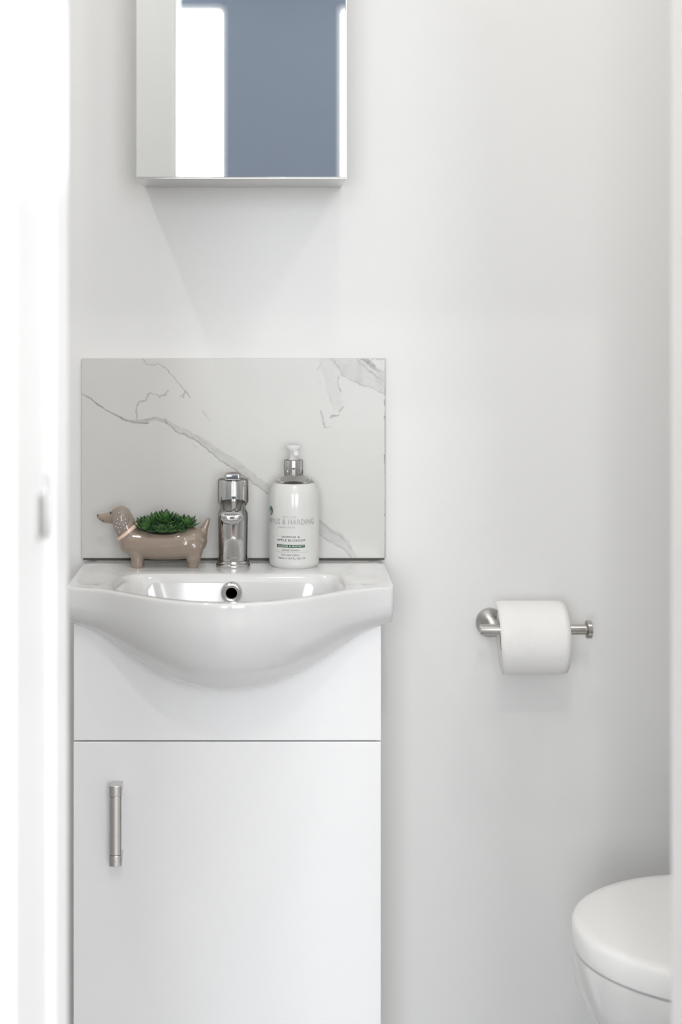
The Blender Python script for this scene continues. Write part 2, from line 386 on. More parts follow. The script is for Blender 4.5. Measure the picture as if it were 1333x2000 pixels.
# ------------------------------------------------------------------ basin
BX = -.058; RIM = .8435; CABY = .19     # depth values v = distance from the back wall
HW = .2325
p_pts = [(-.2325, .228), (-.19, .238), (-.155, .268), (-.12, .300), (-.08, .328), (-.04, .344), (0, .351), (.04, .344), (.08, .328), (.12, .300), (.155, .268), (.19, .238), (.2325, .221)]
def pf(u): return smoothed(u, p_pts, .03)
b_pts = [(0, .6945), (.03, .6955), (.06, .7015), (.091, .7135), (.128, .7325), (.166, .758), (.195, .7765), (.22, .786), (.24, .788)]
def bf(u):
    pts = [(-a, b) for a, b in b_pts[::-1]]+b_pts
    return smoothed(u, pts, .03)
def basin():
    root = thing('basin', 'white glazed ceramic washbasin with bowed front on top of the cabinet', 'basin', (BX, -.15, RIM))
    nb, ns, nf = 70, 26, 150
    outer, inner = [], []
    HI = .163
    for i in range(nb):
        t = i/nb; outer.append((-HW+2*HW*t, .001)); inner.append((-HI+2*HI*t, .120))
    for i in range(ns):
        t = i/ns; outer.append((HW, .001+(pf(HW)-.001)*t)); inner.append((HI+.008*t, .120+(pf(HI+.008)-.016-.120)*t))
    for i in range(nf):
        t = i/nf; u = HW-2*HW*t; ui = (HI+.008)*(1-2*t)
        outer.append((u, pf(u))); inner.append((ui, pf(ui)-.015))
    for i in range(ns):
        t = 1-i/ns; outer.append((-HW, .001+(pf(HW)-.001)*t)); inner.append((-HI-.008*t, .120+(pf(HI+.008)-.016-.120)*t))
    n = len(outer)
    # round the corners of the opening
    inn = np.array(inner)
    for _ in range(60):
        inn = (np.roll(inn, 1, 0)+np.roll(inn, -1, 0)+2*inn)/4
    inner = [tuple(a) for a in inn]
    # outer corners: small radius
    out = np.array(outer)
    for _ in range(2): out = (np.roll(out, 1, 0)+np.roll(out, -1, 0)+2*out)/4
    outer = [tuple(a) for a in out]
    V, rings = [], []
    def ring(fn):
        s = len(V)
        for k in range(n):
            u, v, z = fn(k); V.append((BX+u, -v, z))
        rings.append(s)
    c0 = (0, .215); DEP = .118
    prof = [(0, 0), (.012, .004), (.03, .018), (.05, .05), (.075, .12), (.105, .24), (.14, .38), (.185, .53), (.24, .66), (.31, .78), (.40, .87), (.52, .94), (.66, .98), (.82, .995)]
    def inn_pt(k, f, g):
        u, v = inner[k]; return (u+(c0[0]-u)*f, v+(c0[1]-v)*f, RIM-.0005-DEP*g)
    for f, g in prof[::-1]: ring(lambda k: inn_pt(k, f, g))
    def dish(u, v):
        # shallow soap-dish hollows on both shoulders
        d = 0
        for s in (-1, 1):
            q = ((u-s*.196)/.026)**2+((v-.165)/.050)**2
            if q < 1: d += .0035*(1-q)**.8
        return d
    def shrink(k, e):
        u, v = outer[k]
        return (u*(1-e/HW), v-e*(v > .15))
    for t in (.2, .4, .55, .7, .85):
        def fn(k, t=t):
            o_ = shrink(k, .0035); u = inner[k][0]*(1-t)+o_[0]*t; v = inner[k][1]*(1-t)+o_[1]*t
            return (u, v, RIM-dish(u, v))
        ring(fn)
    # rounded rim edge then the outer skin
    for e, dz in ((.0035, 0), (.0015, .0006), (.0004, .002), (0, .0045)):
        ring(lambda k: (*shrink(k, e), RIM-dz))
    NS = 18
    for j in range(1, NS+1):
        s = j/NS
        def fn(k, s=s):
            u, v = outer[k]; b = bf(u)
            z0 = RIM-.026
            if v > CABY:
                if s < .18:
                    q = s/.18; return (u, v, RIM-.0045+(z0-RIM+.0045)*q)
                th = (s-.18)/.82*pi/2
                return (u*(1-.0012*s/HW), CABY-.006+(v-CABY+.006)*cos(th)**.82, z0-(z0-b)*sin(th)**1.12)
            return (u*(1-.0012*s/HW), v, RIM-.0045+(b-RIM+.0045)*s)
        ring(fn)
    ring(lambda k: (outer[k][0]*.9, .02+outer[k][1]*.45, bf(outer[k][0])-.001))
    Fc = []
    for a, b in zip(rings[:-1], rings[1:]):
        for k in range(n):
            j = (k+1) % n; Fc.append((a+k, a+j, b+j, b+k))
    ci = len(V); V.append((BX, -c0[1], RIM-.0005-DEP)); V.append((BX, -.11, .688))
    for k in range(n):
        j = (k+1) % n
        Fc.append((ci, rings[0]+j, rings[0]+k)); Fc.append((ci+1, rings[-1]+k, rings[-1]+j))
    me = mesh('bowl', V, Fc)
    o = link('bowl', me, M['ceramic'], root, smooth=True)
    sharp(me, 50)
    # overflow with chrome ring in the steep back wall of the bowl
    oc = P(452.5, 1158, 2.166)
    lathe('overflow_ring', [(.0086, .004), (.0084, -.0035), (.0100, -.0046), (.0128, -.0048), (.0148, -.0036), (.0157, -.0015), (.0158, .006)], oc, M['satin'], root, 'Y', 64)
    tag(lathe('overflow_hole', [(.0001, .0025), (.0084, .0025)], oc, M['black'], root, 'Y', 48), 'dark overflow hole')
    lathe('drain', [(.0001, .003), (.020, .003), (.031, .0012), (.032, -.002)], (BX, -.215, RIM-DEP-.0005), M['chrome'], root, 'Z', 48)
    return root
basin()

# ------------------------------------------------------------------ vanity cabinet
KX0, KX1 = -.2833, .1578
def cabinet():
    root = thing('vanity_cabinet', 'white gloss vanity cabinet with one door under the basin', 'cabinet', (-.063, -.1, 0))
    GAP = .6152
    pts = []
    N = 90
    for i in range(N+1):
        x = KX0+(KX1-KX0)*i/N
        pts.append((x, min(bf(x-BX), .7868)-.0008))
    poly = [(KX0, GAP+.0012), *pts, (KX1, GAP+.0012)]
    # front panel: quads column by column so that the curved top edge stays clean
    V, Fc = [], []
    for (x, z) in pts: V += [(x, -.190, GAP+.0012), (x, -.190, z), (x, -.172, GAP+.0012), (x, -.172, z)]
    for i in range(N):
        a, b = 4*i, 4*i+4
        Fc += [(a, b, b+1, a+1), (a+2, a+3, b+3, b+2), (a+1, b+1, b+3, a+3), (a, a+2, b+2, b)]
    Fc += [(0, 1, 3, 2), (4*N, 4*N+2, 4*N+3, 4*N+1)]
    link('front_panel', mesh('front_panel', V, Fc), M['cab'], root, bevel=.0008, seg=2)
    dr = boxes('door', [(KX0-.0006, KX1, -.190, -.172, .085, GAP-.0010)], M['cab'], root, bevel=.0016)
    s = .004
    boxes('side_panel', [(KX0+s, KX0+s+.016, -.171, -.002, 0, .782)], M['carc'], root)
    boxes('side_panel', [(KX1-s-.016, KX1-s, -.171, -.002, 0, .782)], M['carc'], root)
    boxes('bottom_panel', [(KX0+s+.016, KX1-s-.016, -.171, -.002, .085, .101)], M['carc'], root)
    boxes('plinth', [(KX0+s+.016, KX1-s-.016, -.150, -.135, 0, .084)], M['cab'], root)
    # bar handle, chrome, with a ridge down its face and square ends
    d = 2.080; yf = CAMY+d
    a = P(213, 1536, d); b = P(237.5, 1693, d)
    x0, x1, z1, z0 = a.x, b.x, a.z, b.z
    xm = x0+.46*(x1-x0)
    h = thing('handle', None, None, (0, 0, 0)); h.parent = dr
    def prism(za, zb, g=0.0, back=.009):
        pl = [(x0+g, yf+.0025), (x0+.002+g, yf+g), (xm, yf-.0008+g), (x1-.002-g, yf+.001+g), (x1-g, yf+.003), (x1-g, yf+back), (x0+g, yf+back)]
        n = len(pl)
        V = [(x, y, za) for x, y in pl]+[(x, y, zb) for x, y in pl]
        return V, [tuple(range(n)), tuple(range(2*n-1, n-1, -1))]+[(i, (i+1) % n, n+(i+1) % n, n+i) for i in range(n)]
    cap = .0150
    bpy.data.objects.remove(h)
    h = link('handle', mesh('handle', *prism(z0+cap+.0005, z1-cap-.0005, .0006)), M['satin'], dr, bevel=.0005, seg=2)
    h['label'] = 'chrome bar handle'
    for (za, zb) in ((z0, z0+cap), (z1-cap, z1)):
        V, Fc = prism(za, zb)
        v, f = boxv(x0+.001, x1-.0005, yf+.008, -.1902, za+.0015, zb-.0015)
        n = len(V); V += v; Fc += [tuple(i+n for i in q) for q in f]
        link('end_post', mesh('end_post', V, Fc), M['satin'], h, bevel=.0006, seg=2)
    return root
cabinet()

# ------------------------------------------------------------------ mirror cabinet
def mirror():
    x0, x1, z0, z1 = -.1976, .1104, 1.4246, 1.874
    root = thing('mirror_cabinet', 'shallow mirror-fronted bathroom cabinet hanging above the splashback tile', 'mirror', ((x0+x1)/2, 0, z0))
    boxes('body', [(x0+.0004, x1-.0004, -.138, -.0005, z0+.0004, z1-.0004)], M['satin'], root, bevel=.0006, seg=2)
    # door frame edge
    e = .0012
    boxes('door_edge', [(x0, x1, -.1555, -.1385, z0, z1)], M['satin'], root, bevel=.0004, seg=2)
    N = 40
    V, Fc = [], []
    gx0, gx1, gz0, gz1 = x0+e, x1-e, z0+e, z1-e
    for (y, ins) in ((-.1556, 0), (-.1590, 0), (-.1600, .0012)):
        V += [(gx0+ins, y, gz0+ins), (gx1-ins, y, gz0+ins), (gx1-ins, y, gz1-ins), (gx0+ins, y, gz1-ins)]
    for k in (0, 4):
        for i in range(4): Fc.append((k+i, k+(i+1) % 4, k+4+(i+1) % 4, k+4+i))
    Fc += [(0, 1, 2, 3), (8, 9, 10, 11)]
    tag(link('mirror_glass', mesh('mirror_glass', V, Fc), M['mirror'], root), 'mirror glass front')
mirror()

# ------------------------------------------------------------------ basin mixer tap
def tap():
    cx, cy = P(455.5, 0, 2.243).x, -.057
    root = thing('basin_tap', 'chrome single-lever mixer tap in the middle of the basin ledge', 'tap', (cx, cy, RIM))
    z = RIM
    lathe('base_ring', [(.0001, z), (.0250, z), (.0258, z+.0012), (.0258, z+.0036), (.0248, z+.0050), (.0240, z+.0056), (.0244, z+.0075), (.0234, z+.0096), (.0215, z+.0100)], (cx, cy, 0), M['chrome'], root, n=96)
    # body, widening a little to the spout, which grows out of its front
    bm_prof = [(.0215, z+.006), (.0218, z+.014), (.0222, z+.045), (.0226, z+.072), (.0226, z+.079), (.0218, z+.0825), (.0200, z+.0852), (.0150, z+.0856)]
    lathe('body', bm_prof, (cx, cy, 0), M['chrome'], root, n=96)
    # spout: loft of rounded trapezoid sections
    zs = .9375
    secs = [(-.000, .0205, .0135, .0155, .000), (-.030, .0202, .0122, .0150, .0), (-.055, .0196, .0105, .0130, -.002), (-.078, .0189, .0090, .0112, -.0050), (-.086, .0186, .0086, .0106, -.0060), (-.0905, .0178, .0078, .0098, -.0066), (-.0932, .0160, .0064, .0080, -.0069), (-.0948, .0125, .0044, .0056, -.0070), (-.0955, .0070, .0020, .0026, -.0070)]
    V, Fc = [], []
    n = 48
    for (dy, hw, up, dn, dz) in secs:
        for i in range(n):
            a = 2*pi*i/n
            c, s_ = cos(a), sin(a)
            ex = .45 if s_ > 0 else .95
            xx = hw*.92*(abs(c)**ex)*(1 if c >= 0 else -1)
            zz = (up*.82 if s_ > 0 else dn)*(abs(s_)**(.45 if s_ > 0 else .9))*(1 if s_ > 0 else -1)
            V.append((cx+xx, cy+dy, zs-.0008+dz+zz))
    for k in range(len(secs)-1):
        for i in range(n):
            j = (i+1) % n; Fc.append((k*n+i, k*n+j, (k+1)*n+j, (k+1)*n+i))
    Fc.append(tuple(range(n))); Fc.append(tuple((len(secs)-1)*n+i for i in range(n)))
    me = mesh('spout', V, Fc); o = link('spout', me, M['chrome'], root, smooth=True); sharp(me, 50)
    # aerator under the tip
    lathe('aerator', [(.0001, -.0035), (.0095, -.0035), (.0110, -.0025), (.0115, .004)], (cx, cy-.076, zs-.0155), M['satin'], root)
    # dark joint and the turning lever cap
    lathe('joint_ring', [(.0192, z+.0850), (.0192, z+.0925)], (cx, cy, 0), M['black'], root)
    zc = z+.0920
    lathe('lever_cap', [(.0150, zc), (.0196, zc+.0004), (.0212, zc+.0022), (.0216, zc+.0042), (.0231, zc+.0052), (.0235, zc+.0080), (.0232, zc+.0380), (.0222, zc+.0402), (.0205, zc+.0410), (.0001, zc+.0412)], (cx, cy, 0), M['chrome'], root, n=96)
    # lever on top: short flared grip pointing forward
    V, Fc = [], []
    secs = [(.012, .0095, 0), (.000, .0115, .0), (-.012, .0118, .0008), (-.026, .0112, .0012), (-.0285, .0100, .0014)]
    zt = zc+.0412
    hh = .0088
    for (dy, hw, dz) in secs:
        V += [(cx-hw*1.16, cy+dy, zt+dz-.001), (cx+hw*1.16, cy+dy, zt+dz-.001), (cx+hw, cy+dy, zt+dz+hh), (cx-hw, cy+dy, zt+dz+hh)]
    for k in range(len(secs)-1):
        for i in range(4): Fc.append((4*k+i, 4*k+(i+1) % 4, 4*k+4+(i+1) % 4, 4*k+4+i))
    Fc += [(0, 1, 2, 3), (16, 17, 18, 19)]
    link('lever', mesh('lever', V, Fc), M['chrome'], root, bevel=.0022, seg=4, angle=25)
    return root, cx, cy
tap_root, tap_x, tap_y = tap()

# ------------------------------------------------------------------ lettering wrapped on a round body
def text_mesh(body, size, width=None, shear=0, bold=0.0):
    c = bpy.data.curves.new('txt', 'FONT'); c.body = body; c.size = size; c.align_x = 'CENTER'; c.align_y = 'CENTER'
    c.offset = bold; c.resolution_u = 3; c.space_character = 1.08
    o = bpy.data.objects.new('txt', c); COL.objects.link(o)
    bpy.context.view_layer.update()
    me = bpy.data.meshes.new_from_object(o)
    bpy.data.objects.remove(o); bpy.data.curves.remove(c)
    return me
def wrap(me, cx, cy, R, phi0, z, height, width, name, m, parent, th=.00012):
    """fit flat text to height x width and wrap it round the vertical axis at (cx,cy)"""
    vs = np.array([v.co[:] for v in me.vertices])
    lo, hi = vs.min(0), vs.max(0); mid = (lo+hi)/2; ext = np.maximum(hi-lo, 1e-6)
    bm = bmesh.new(); bm.from_mesh(me)
    for v in bm.verts:
        a = (v.co.x-mid[0])/ext[0]*width; b = (v.co.y-mid[1])/ext[1]*height
        ph = phi0+a/R
        v.co = (cx+(R+th)*sin(ph), cy-(R+th)*cos(ph), z+b)
    bm.to_mesh(me); bm.free()
    return link(name, me, m, parent)
def quad_grid(nx, ny=1, shape=None):
    V, Fc = [], []
    for j in range(ny+1):
        for i in range(nx+1): V.append((i/nx-.5, j/ny-.5, 0))
    for j in range(ny):
        for i in range(nx):
            a = j*(nx+1)+i; Fc.append((a, a+1, a+nx+2, a+nx+1))
    me = bpy.data.meshes.new('grid'); me.from_pydata(V, [], Fc); return me
def disc(n=40, r0=0.0, squash=None):
    V, Fc = [], []
    R = [r0]+[r0+(.5-r0)*k/4 for k in range(1, 5)]
    for r in R:
        for i in range(n):
            a = 2*pi*i/n; V.append((r*cos(a), r*sin(a), 0))
    for k in range(4):
        for i in range(n):
            j = (i+1) % n; Fc.append((k*n+i, k*n+j, (k+1)*n+j, (k+1)*n+i))
    me = bpy.data.meshes.new('disc'); me.from_pydata(V, [], Fc); return me

wrap(text_mesh('BRISTAN', 1), tap_x, tap_y, .0219, 0, P(0, 1089.5, 2.22).z, .0017, .0205, 'maker_lettering', M['steel'], tap_root)

# ------------------------------------------------------------------ hand wash bottle
def bottle():
    dd = 2.250; s = dd/F
    cx = (575-CX)*s; cy = CAMY+dd
    R = 49*s; z0 = RIM
    root = thing('soap_bottle', 'pump bottle of white hand wash with green lettering standing right of the tap', 'bottle', (cx, cy, z0))
    def Z(py): return CZ-(py-CY)*s
    zt = Z(929)
    prof = [(.0001, z0+.0012), (R*.80, z0+.0012), (R*.90, z0), (R*.965, z0+.0025), (R*.992, z0+.007), (R, z0+.013), (R, z0+.04), (R, z0+.08), (R, Z(990)), (R*.995, Z(975)), (R*.975, Z(963)), (R*.925, Z(952)), (R*.84, Z(943)), (R*.70, Z(936)), (R*.53, Z(931)), (R*.38, zt+.0005), (R*.355, zt+.004), (R*.355, zt+.010)]
    fill = Z(941.5); rf = R*.82
    low = [p for p in prof if p[1] < Z(943.5)]
    lathe('bottle_body', low+[(rf, fill), (.0001, fill+.0002)], (cx, cy, 0), M['liquid'], root, n=96, angle=50)
    tag(lathe('shoulder', [(.0001, fill+.0006), (rf*.99, fill+.0006), (R*.70, Z(936)), (R*.53, Z(931)), (R*.38, zt+.0005), (R*.355, zt+.004), (R*.355, zt+.010), (.0001, zt+.010)], (cx, cy, 0), M['plastic'], root, n=96, angle=60), 'clear plastic shoulder above the liquid')
    # metallic screw collar
    rc = 18.6*s
    lathe('collar', [(rc*.96, zt-.0005), (rc, zt+.0006), (rc, Z(900)), (rc*.97, Z(898.5)), (rc*.90, Z(898)), (rc*.3, Z(898))], (cx-.0012, cy, 0), M['chrome'], root, n=72)
    # pump: stem, flared head, nozzle towards the room
    pc = (cx-.0010, cy, 0)
    rs = 7.2*s
    pm = lathe('pump', [(rs*1.35, Z(899)), (rs*1.35, Z(896.5)), (rs*1.0, Z(895.5)), (rs*1.0, Z(888)), (rs*1.12, Z(884)), (rs*1.45, Z(879.5)), (rs*1.9, Z(875.5)), (rs*2.02, Z(873)), (rs*1.98, Z(871)), (rs*1.8, Z(870)), (.0001, Z(869.6))], pc, M['pump'], root, n=48)
    V, Fc = [], []
    zn = Z(880)
    secs = [(0, .0050, -.001), (-.010, .0048, -.0012), (-.018, .0044, -.0020), (-.024, .0038, -.0036), (-.0255, .0026, -.0048)]
    n = 20
    for dy, r, dz in secs:
        for i in range(n):
            a = 2*pi*i/n; V.append((pc[0]+.0025-dy*.03+r*cos(a), cy+dy, zn+dz+r*.85*sin(a)))
    for k2 in range(len(secs)-1):
        for i in range(n):
            j = (i+1) % n; Fc.append((k2*n+i, k2*n+j, (k2+1)*n+j, (k2+1)*n+i))
    Fc.append(tuple(range(n))); Fc.append(tuple((len(secs)-1)*n+i for i in range(n)))
    link('nozzle', mesh('nozzle', V, Fc), M['pump'], pm, smooth=True)
    # printing
    sf = (dd-R)/F
    def ZF(py): return CZ-(py-CY)*sf
    RR = R+.0002
    def T(txt, xa, xb, ya, yb, m, name='lettering', bold=0.0, par=root, off=.0001):
        pa = math.asin(max(-.99, min(.99, (xa-575)/49))); pb = math.asin(max(-.99, min(.99, (xb-575)/49)))
        return wrap(text_mesh(txt, 1, bold=bold), cx, cy, RR, (pa+pb)/2, (ZF(ya)+ZF(yb))/2, abs(ZF(ya)-ZF(yb)), (pb-pa)*RR, name, m, par, off)
    T('EST 1970', 553, 578, 1008.6, 1011.8, M['silver'])
    T('BAYLIS & HARDING', 527.2, 612, 1014.5, 1025, M['silver'])
    T('ENGLAND', 544, 576, 1029.2, 1032, M['silver'])
    T('JASMINE &', 550.5, 585, 1047.4, 1051.6, M['ink'])
    T('APPLE BLOSSOM', 542, 595, 1053.6, 1057.8, M['ink'])
    T('HAND WASH', 551, 584, 1073.4, 1076.8, M['ink'])
    T('WITH JASMINE & APPLE BLOSSOM EXTRACTS', 537, 602, 1078.6, 1080.4, M['silver'])
    T('ANTI-BACTERIAL', 549.5, 585, 1083.2, 1086, M['ink'])
    T('500mL e 16.9 FL. OZ. US', 544, 595, 1089, 1092.6, M['ink'])
    pa = math.asin((541.5-575)/49); pb = math.asin((594.5-575)/49)
    bar = wrap(quad_grid(24), cx, cy, RR, (pa+pb)/2, ZF(1067.2), ZF(1064.4)-ZF(1070), (pb-pa)*RR, 'green_banner', M['green'], root, .0001)
    T('CLEANSE & PROTECT', 543.5, 592.5, 1065.7, 1068.7, M['white'], par=bar, off=.0003)
    # green oval seal on the left side
    pe = (math.asin(-.965)+math.asin(-.83))/2-.04
    he = 17.5*sf; we = .0130
    tag(wrap(disc(), cx, cy, RR, pe, ZF(1001), he, we, 'seal', M['green'], root, .0001), 'dark green round seal')
    wrap(disc(), cx, cy, RR, pe, ZF(1003.4), he*.56, we*.60, 'seal_leaf', M['pale'], root, .0003)
    wrap(disc(), cx, cy, RR, pe, ZF(995.8), he*.22, we*.28, 'seal_bud', M['pale'], root, .0003)
    # second seal peeking round the right side
    return root
bottle()

# ------------------------------------------------------------------ dachshund planter
def dog():
    dd = 2.240; s = dd/F; YC = CAMY+dd
    q = .195*s      # metres per crop unit
    def D(cx_, cy_, dep=0):
        return Vector(((170+cx_*.195-CX)*s, YC+dep*q, CZ-(960+cy_*.195-CY)*s))
    base = D(760, 0); ZB = RIM
    root = thing('dog_planter', 'glazed taupe dachshund-shaped planter holding green succulents left of the tap', 'planter', (base.x, YC, ZB))
    # lift so the feet stand on the ledge
    lift = ZB-D(0, 778).z
    D0 = D
    def D(a, b, dep=0):
        v = D0(a, b, dep); v.z += lift*min(1, max(0, (b-640)/138)); return v
    bm = bmesh.new()
    def ball(c, r, ry=None):
        mtx = Matrix.Translation(c) @ Matrix.Diagonal((r, ry or r, r, 1))
        bmesh.ops.create_icosphere(bm, subdivisions=3, radius=1, matrix=mtx)
    def chain(pts, ys=1.0):
        # pts: (cx, cy, dep, r)
        for a, b in zip(pts[:-1], pts[1:]):
            L = math.hypot(b[0]-a[0], b[1]-a[1], b[2]-a[2]); k = max(2, int(L/9))
            for i in range(k+1):
                t = i/k; c = [a[j]+(b[j]-a[j])*t for j in range(4)]
                ball(D(c[0], c[1], c[2]), c[3]*q, c[3]*q*ys)
    chain([(452, 505, 0, 132), (560, 520, 0, 150), (700, 530, 0, 153), (860, 528, 0, 154), (980, 512, 0, 160), (1070, 486, 0, 138)], 1.12)   # trunk
    chain([(452, 490, 0, 130), (402, 385, 0, 112), (366, 275, 0, 100), (346, 232, 0, 93)], .98)     # neck, skull
    chain([(335, 232, 0, 90), (292, 248, 0, 74), (235, 262, 0, 60), (180, 268, 0, 48), (137, 256, 0, 32), (120, 249, 0, 24)], .85)   # muzzle
    for dep in (-72, 72):
        chain([(505, 575, dep*.9, 78), (512, 660, dep, 64), (512, 720, dep, 58), (512, 748, dep, 60)], 1)
        chain([(1075, 540, dep*.9, 100), (1070, 640, dep, 78), (1070, 700, dep, 56), (1066, 748, dep, 54)], 1)
    chain([(1150, 430, 0, 58), (1176, 370, 0, 38), (1196, 325, 0, 30), (1214, 280, 0, 22)], 1)
    me = bpy.data.meshes.new('dogtmp'); bm.to_mesh(me); bm.free()
    o = bpy.data.objects.new('dogtmp', me); COL.objects.link(o)
    rm = o.modifiers.new('r', 'REMESH'); rm.mode = 'VOXEL'; rm.voxel_size = .0009; rm.use_smooth_shade = True
    sm = o.modifiers.new('s', 'SMOOTH'); sm.factor = .5; sm.iterations = 14
    # trough: vertical elliptical cut
    cm = mesh('cut', *lathe_vf([(1.0*250*q, D(0, 445).z), (1.06*250*q, D(0, 380).z), (1.12*250*q, D(0, 250).z)], (D(795, 0).x, YC, 0), 'Z', 64, 1, .46))
    co = bpy.data.objects.new('cut', cm); COL.objects.link(co)
    bo = o.modifiers.new('b', 'BOOLEAN'); bo.operation = 'DIFFERENCE'; bo.object = co; bo.solver = 'EXACT'
    # feet cut flat
    v, f = boxv(-1, 1, -1, 1, ZB-.05, ZB); fm = mesh('cut2', v, f); fo = bpy.data.objects.new('cut2', fm); COL.objects.link(fo)
    b2 = o.modifiers.new('b2', 'BOOLEAN'); b2.operation = 'DIFFERENCE'; b2.object = fo; b2.solver = 'EXACT'
    dg = bpy.context.evaluated_depsgraph_get(); dg.update()
    res = bpy.data.meshes.new_from_object(o.evaluated_get(dg))
    for x in (o, co, fo): bpy.data.objects.remove(x)
    res.materials.clear()
    body = link('body', res, M['dog'], root, smooth=True); sharp(res, 50)
    # soil
    lathe('soil', [(.0001, D(0, 408).z), (.99*250*q, D(0, 408).z), (.99*250*q, D(0, 440).z)], (D(795, 0).x, YC, 0), M['soil'], root, sy=.46)
    # collar: tilted elliptical band round the neck
    A, B = D(312, 478), D(508, 322)
    c = (A+B)/2; u = (B-A).normalized(); v = Vector((0, 1, 0)); nrm = u.cross(v).normalized()
    ra, rb = (B-A).length/2+.0002, 122*q
    V, Fc = [], []; n = 72; hw = 18*q
    for (dr, t) in ((-.0012, -hw), (.0006, -hw), (.0011, -hw*.6), (.0011, hw*.6), (.0006, hw), (-.0012, hw)):
        for i in range(n):
            a = 2*pi*i/n; V.append(c+u*(ra+dr)*cos(a)+v*(rb+dr)*sin(a)+nrm*t)
    for k in range(6):
        for i in range(n):
            j = (i+1) % n; k2 = (k+1) % 6; Fc.append((k*n+i, k*n+j, k2*n+j, k2*n+i))
    tag(link('collar', mesh('collar', V, Fc), M['pink'], root, smooth=True), 'pale pink collar')
    # ears, with white dots glazed on them
    rnd = random.Random(5)
    for side in (-1, 1):
        bm = bmesh.new()
        nu, nv = 40, 20
        def epoint(a, t):
            # t 0 top .. 1 bottom ; teardrop outline
            cy_ = 160+275*t; wd = 86*(max(0, sin(pi*t**.62))**.55)
            cxm = 352-14*t
            return cxm, cy_, wd
        rows = []
        for j in range(nv+1):
            t = .002+.996*j/nv; cxm, cyy, wd = epoint(0, t)
            thick = 13*sin(pi*min(1, t*.98+.01))**.4+2
            dep0 = side*(84+26*sin(pi*t)**.8)
            rows.append([bm.verts.new(D(cxm+wd*cos(2*pi*i/nu), cyy, dep0+thick*sin(2*pi*i/nu)-side*0.26*abs(wd*cos(2*pi*i/nu)))) for i in range(nu)])
        for j in range(nv):
            for i in range(nu):
                bm.faces.new((rows[j][i], rows[j][(i+1) % nu], rows[j+1][(i+1) % nu], rows[j+1][i]))
        bm.faces.new(rows[0]); bm.faces.new(rows[-1])
        bmesh.ops.recalc_face_normals(bm, faces=bm.faces)
        n0 = len(bm.faces)
        for (ax, ay) in ((330, 195), (372, 225), (345, 240), (318, 262), (395, 262), (362, 272), (340, 305), (378, 318), (312, 300), (352, 345), (388, 352), (325, 345), (300, 335), (338, 385), (366, 392), (352, 418), (400, 300)):
            t = (ay-160)/275
            dep0 = side*(84+26*sin(pi*t)**.8); thick = 13*sin(pi*t)**.4+2
            wd = epoint(0, t)[2]; cc = max(-1, min(1, (ax-epoint(0, t)[0])/wd))
            dp = dep0+side*thick*math.sqrt(1-cc*cc)-side*.26*abs(wd*cc)
            bmesh.ops.create_icosphere(bm, subdivisions=2, radius=1, matrix=Matrix.Translation(D(ax, ay, dp)) @ Matrix.Diagonal((5.2*q, 2.0*q, 5.2*q, 1)))
        bm.faces.ensure_lookup_table()
        for fidx in range(n0, len(bm.faces)): bm.faces[fidx].material_index = 1
        em = bpy.data.meshes.new('ear'); bm.to_mesh(em); bm.free()
        link('ear', em, [M['ear'], M['white']], root, smooth=True)
    # eyes, nose, mouth
    def blob(name, c, r, m):
        bm = bmesh.new(); bmesh.ops.create_icosphere(bm, subdivisions=3, radius=1, matrix=Matrix.Translation(c) @ Matrix.Diagonal((*r, 1)))
        em = bpy.data.meshes.new(name); bm.to_mesh(em); bm.free(); return link(name, em, m, root, smooth=True)
    for side in (-1, 1):
        blob('eye', D(243, 209, side*43), (9*q, 5*q, 11*q), M['dark'])
        # smiling mouth line
        V, Fc = [], []
        pts = [(158, 300, 26), (163, 297, 31), (168, 290, 36), (171, 282, 39)]
        for (a, b, dep) in pts:
            for k in range(6): V.append(D(a+2*cos(k*pi/3), b+2*sin(k*pi/3), side*dep))
        for k in range(len(pts)-1):
            for i in range(6): Fc.append((6*k+i, 6*k+(i+1) % 6, 6*k+6+(i+1) % 6, 6*k+6+i))
        link('mouth', mesh('mouth', V, Fc), M['dark'], root, smooth=True)
    blob('nose', D(110, 240, 0), (12*q, 15*q, 13*q), M['dark'])
    # succulents: rosettes of fleshy pointed leaves
    def leaf(bm, base, dirv, up, L, W):
        side_ = dirv.cross(up).normalized(); nn = side_.cross(dirv).normalized()
        segs = [(0, .45, .5), (.18, .75, .8), (.4, 1.0, 1.0), (.62, .92, .85), (.82, .55, .5), (.93, .24, .25), (1.0, .02, .05)]
        rows = []
        for t, w_, h_ in segs:
            cpt = base+dirv*L*t+nn*L*(.18*t*t)
            rr = []
            for i in range(8):
                a = 2*pi*i/8
                z_ = sin(a); rr.append(bm.verts.new(cpt+side_*W*w_*cos(a)+nn*W*.38*h_*(z_ if z_ < 0 else z_*.35)))
            rows.append(rr)
        for a, b in zip(rows[:-1], rows[1:]):
            for i in range(8): bm.faces.new((a[i], a[(i+1) % 8], b[(i+1) % 8], b[i]))
        bm.faces.new(rows[0]); bm.faces.new(rows[-1])
    rnd = random.Random(11)
    ros = [(585, 370, -68, 1.12), (665, 340, 10, 1.22), (790, 325, 0, 1.45), (665, 392, -104, .80), (755, 392, -108, .88), (905, 340, 15, 1.2), (1005, 350, -35, 1.22), (845, 390, -106, .92), (940, 386, -96, .86), (560, 345, 30, .9)]
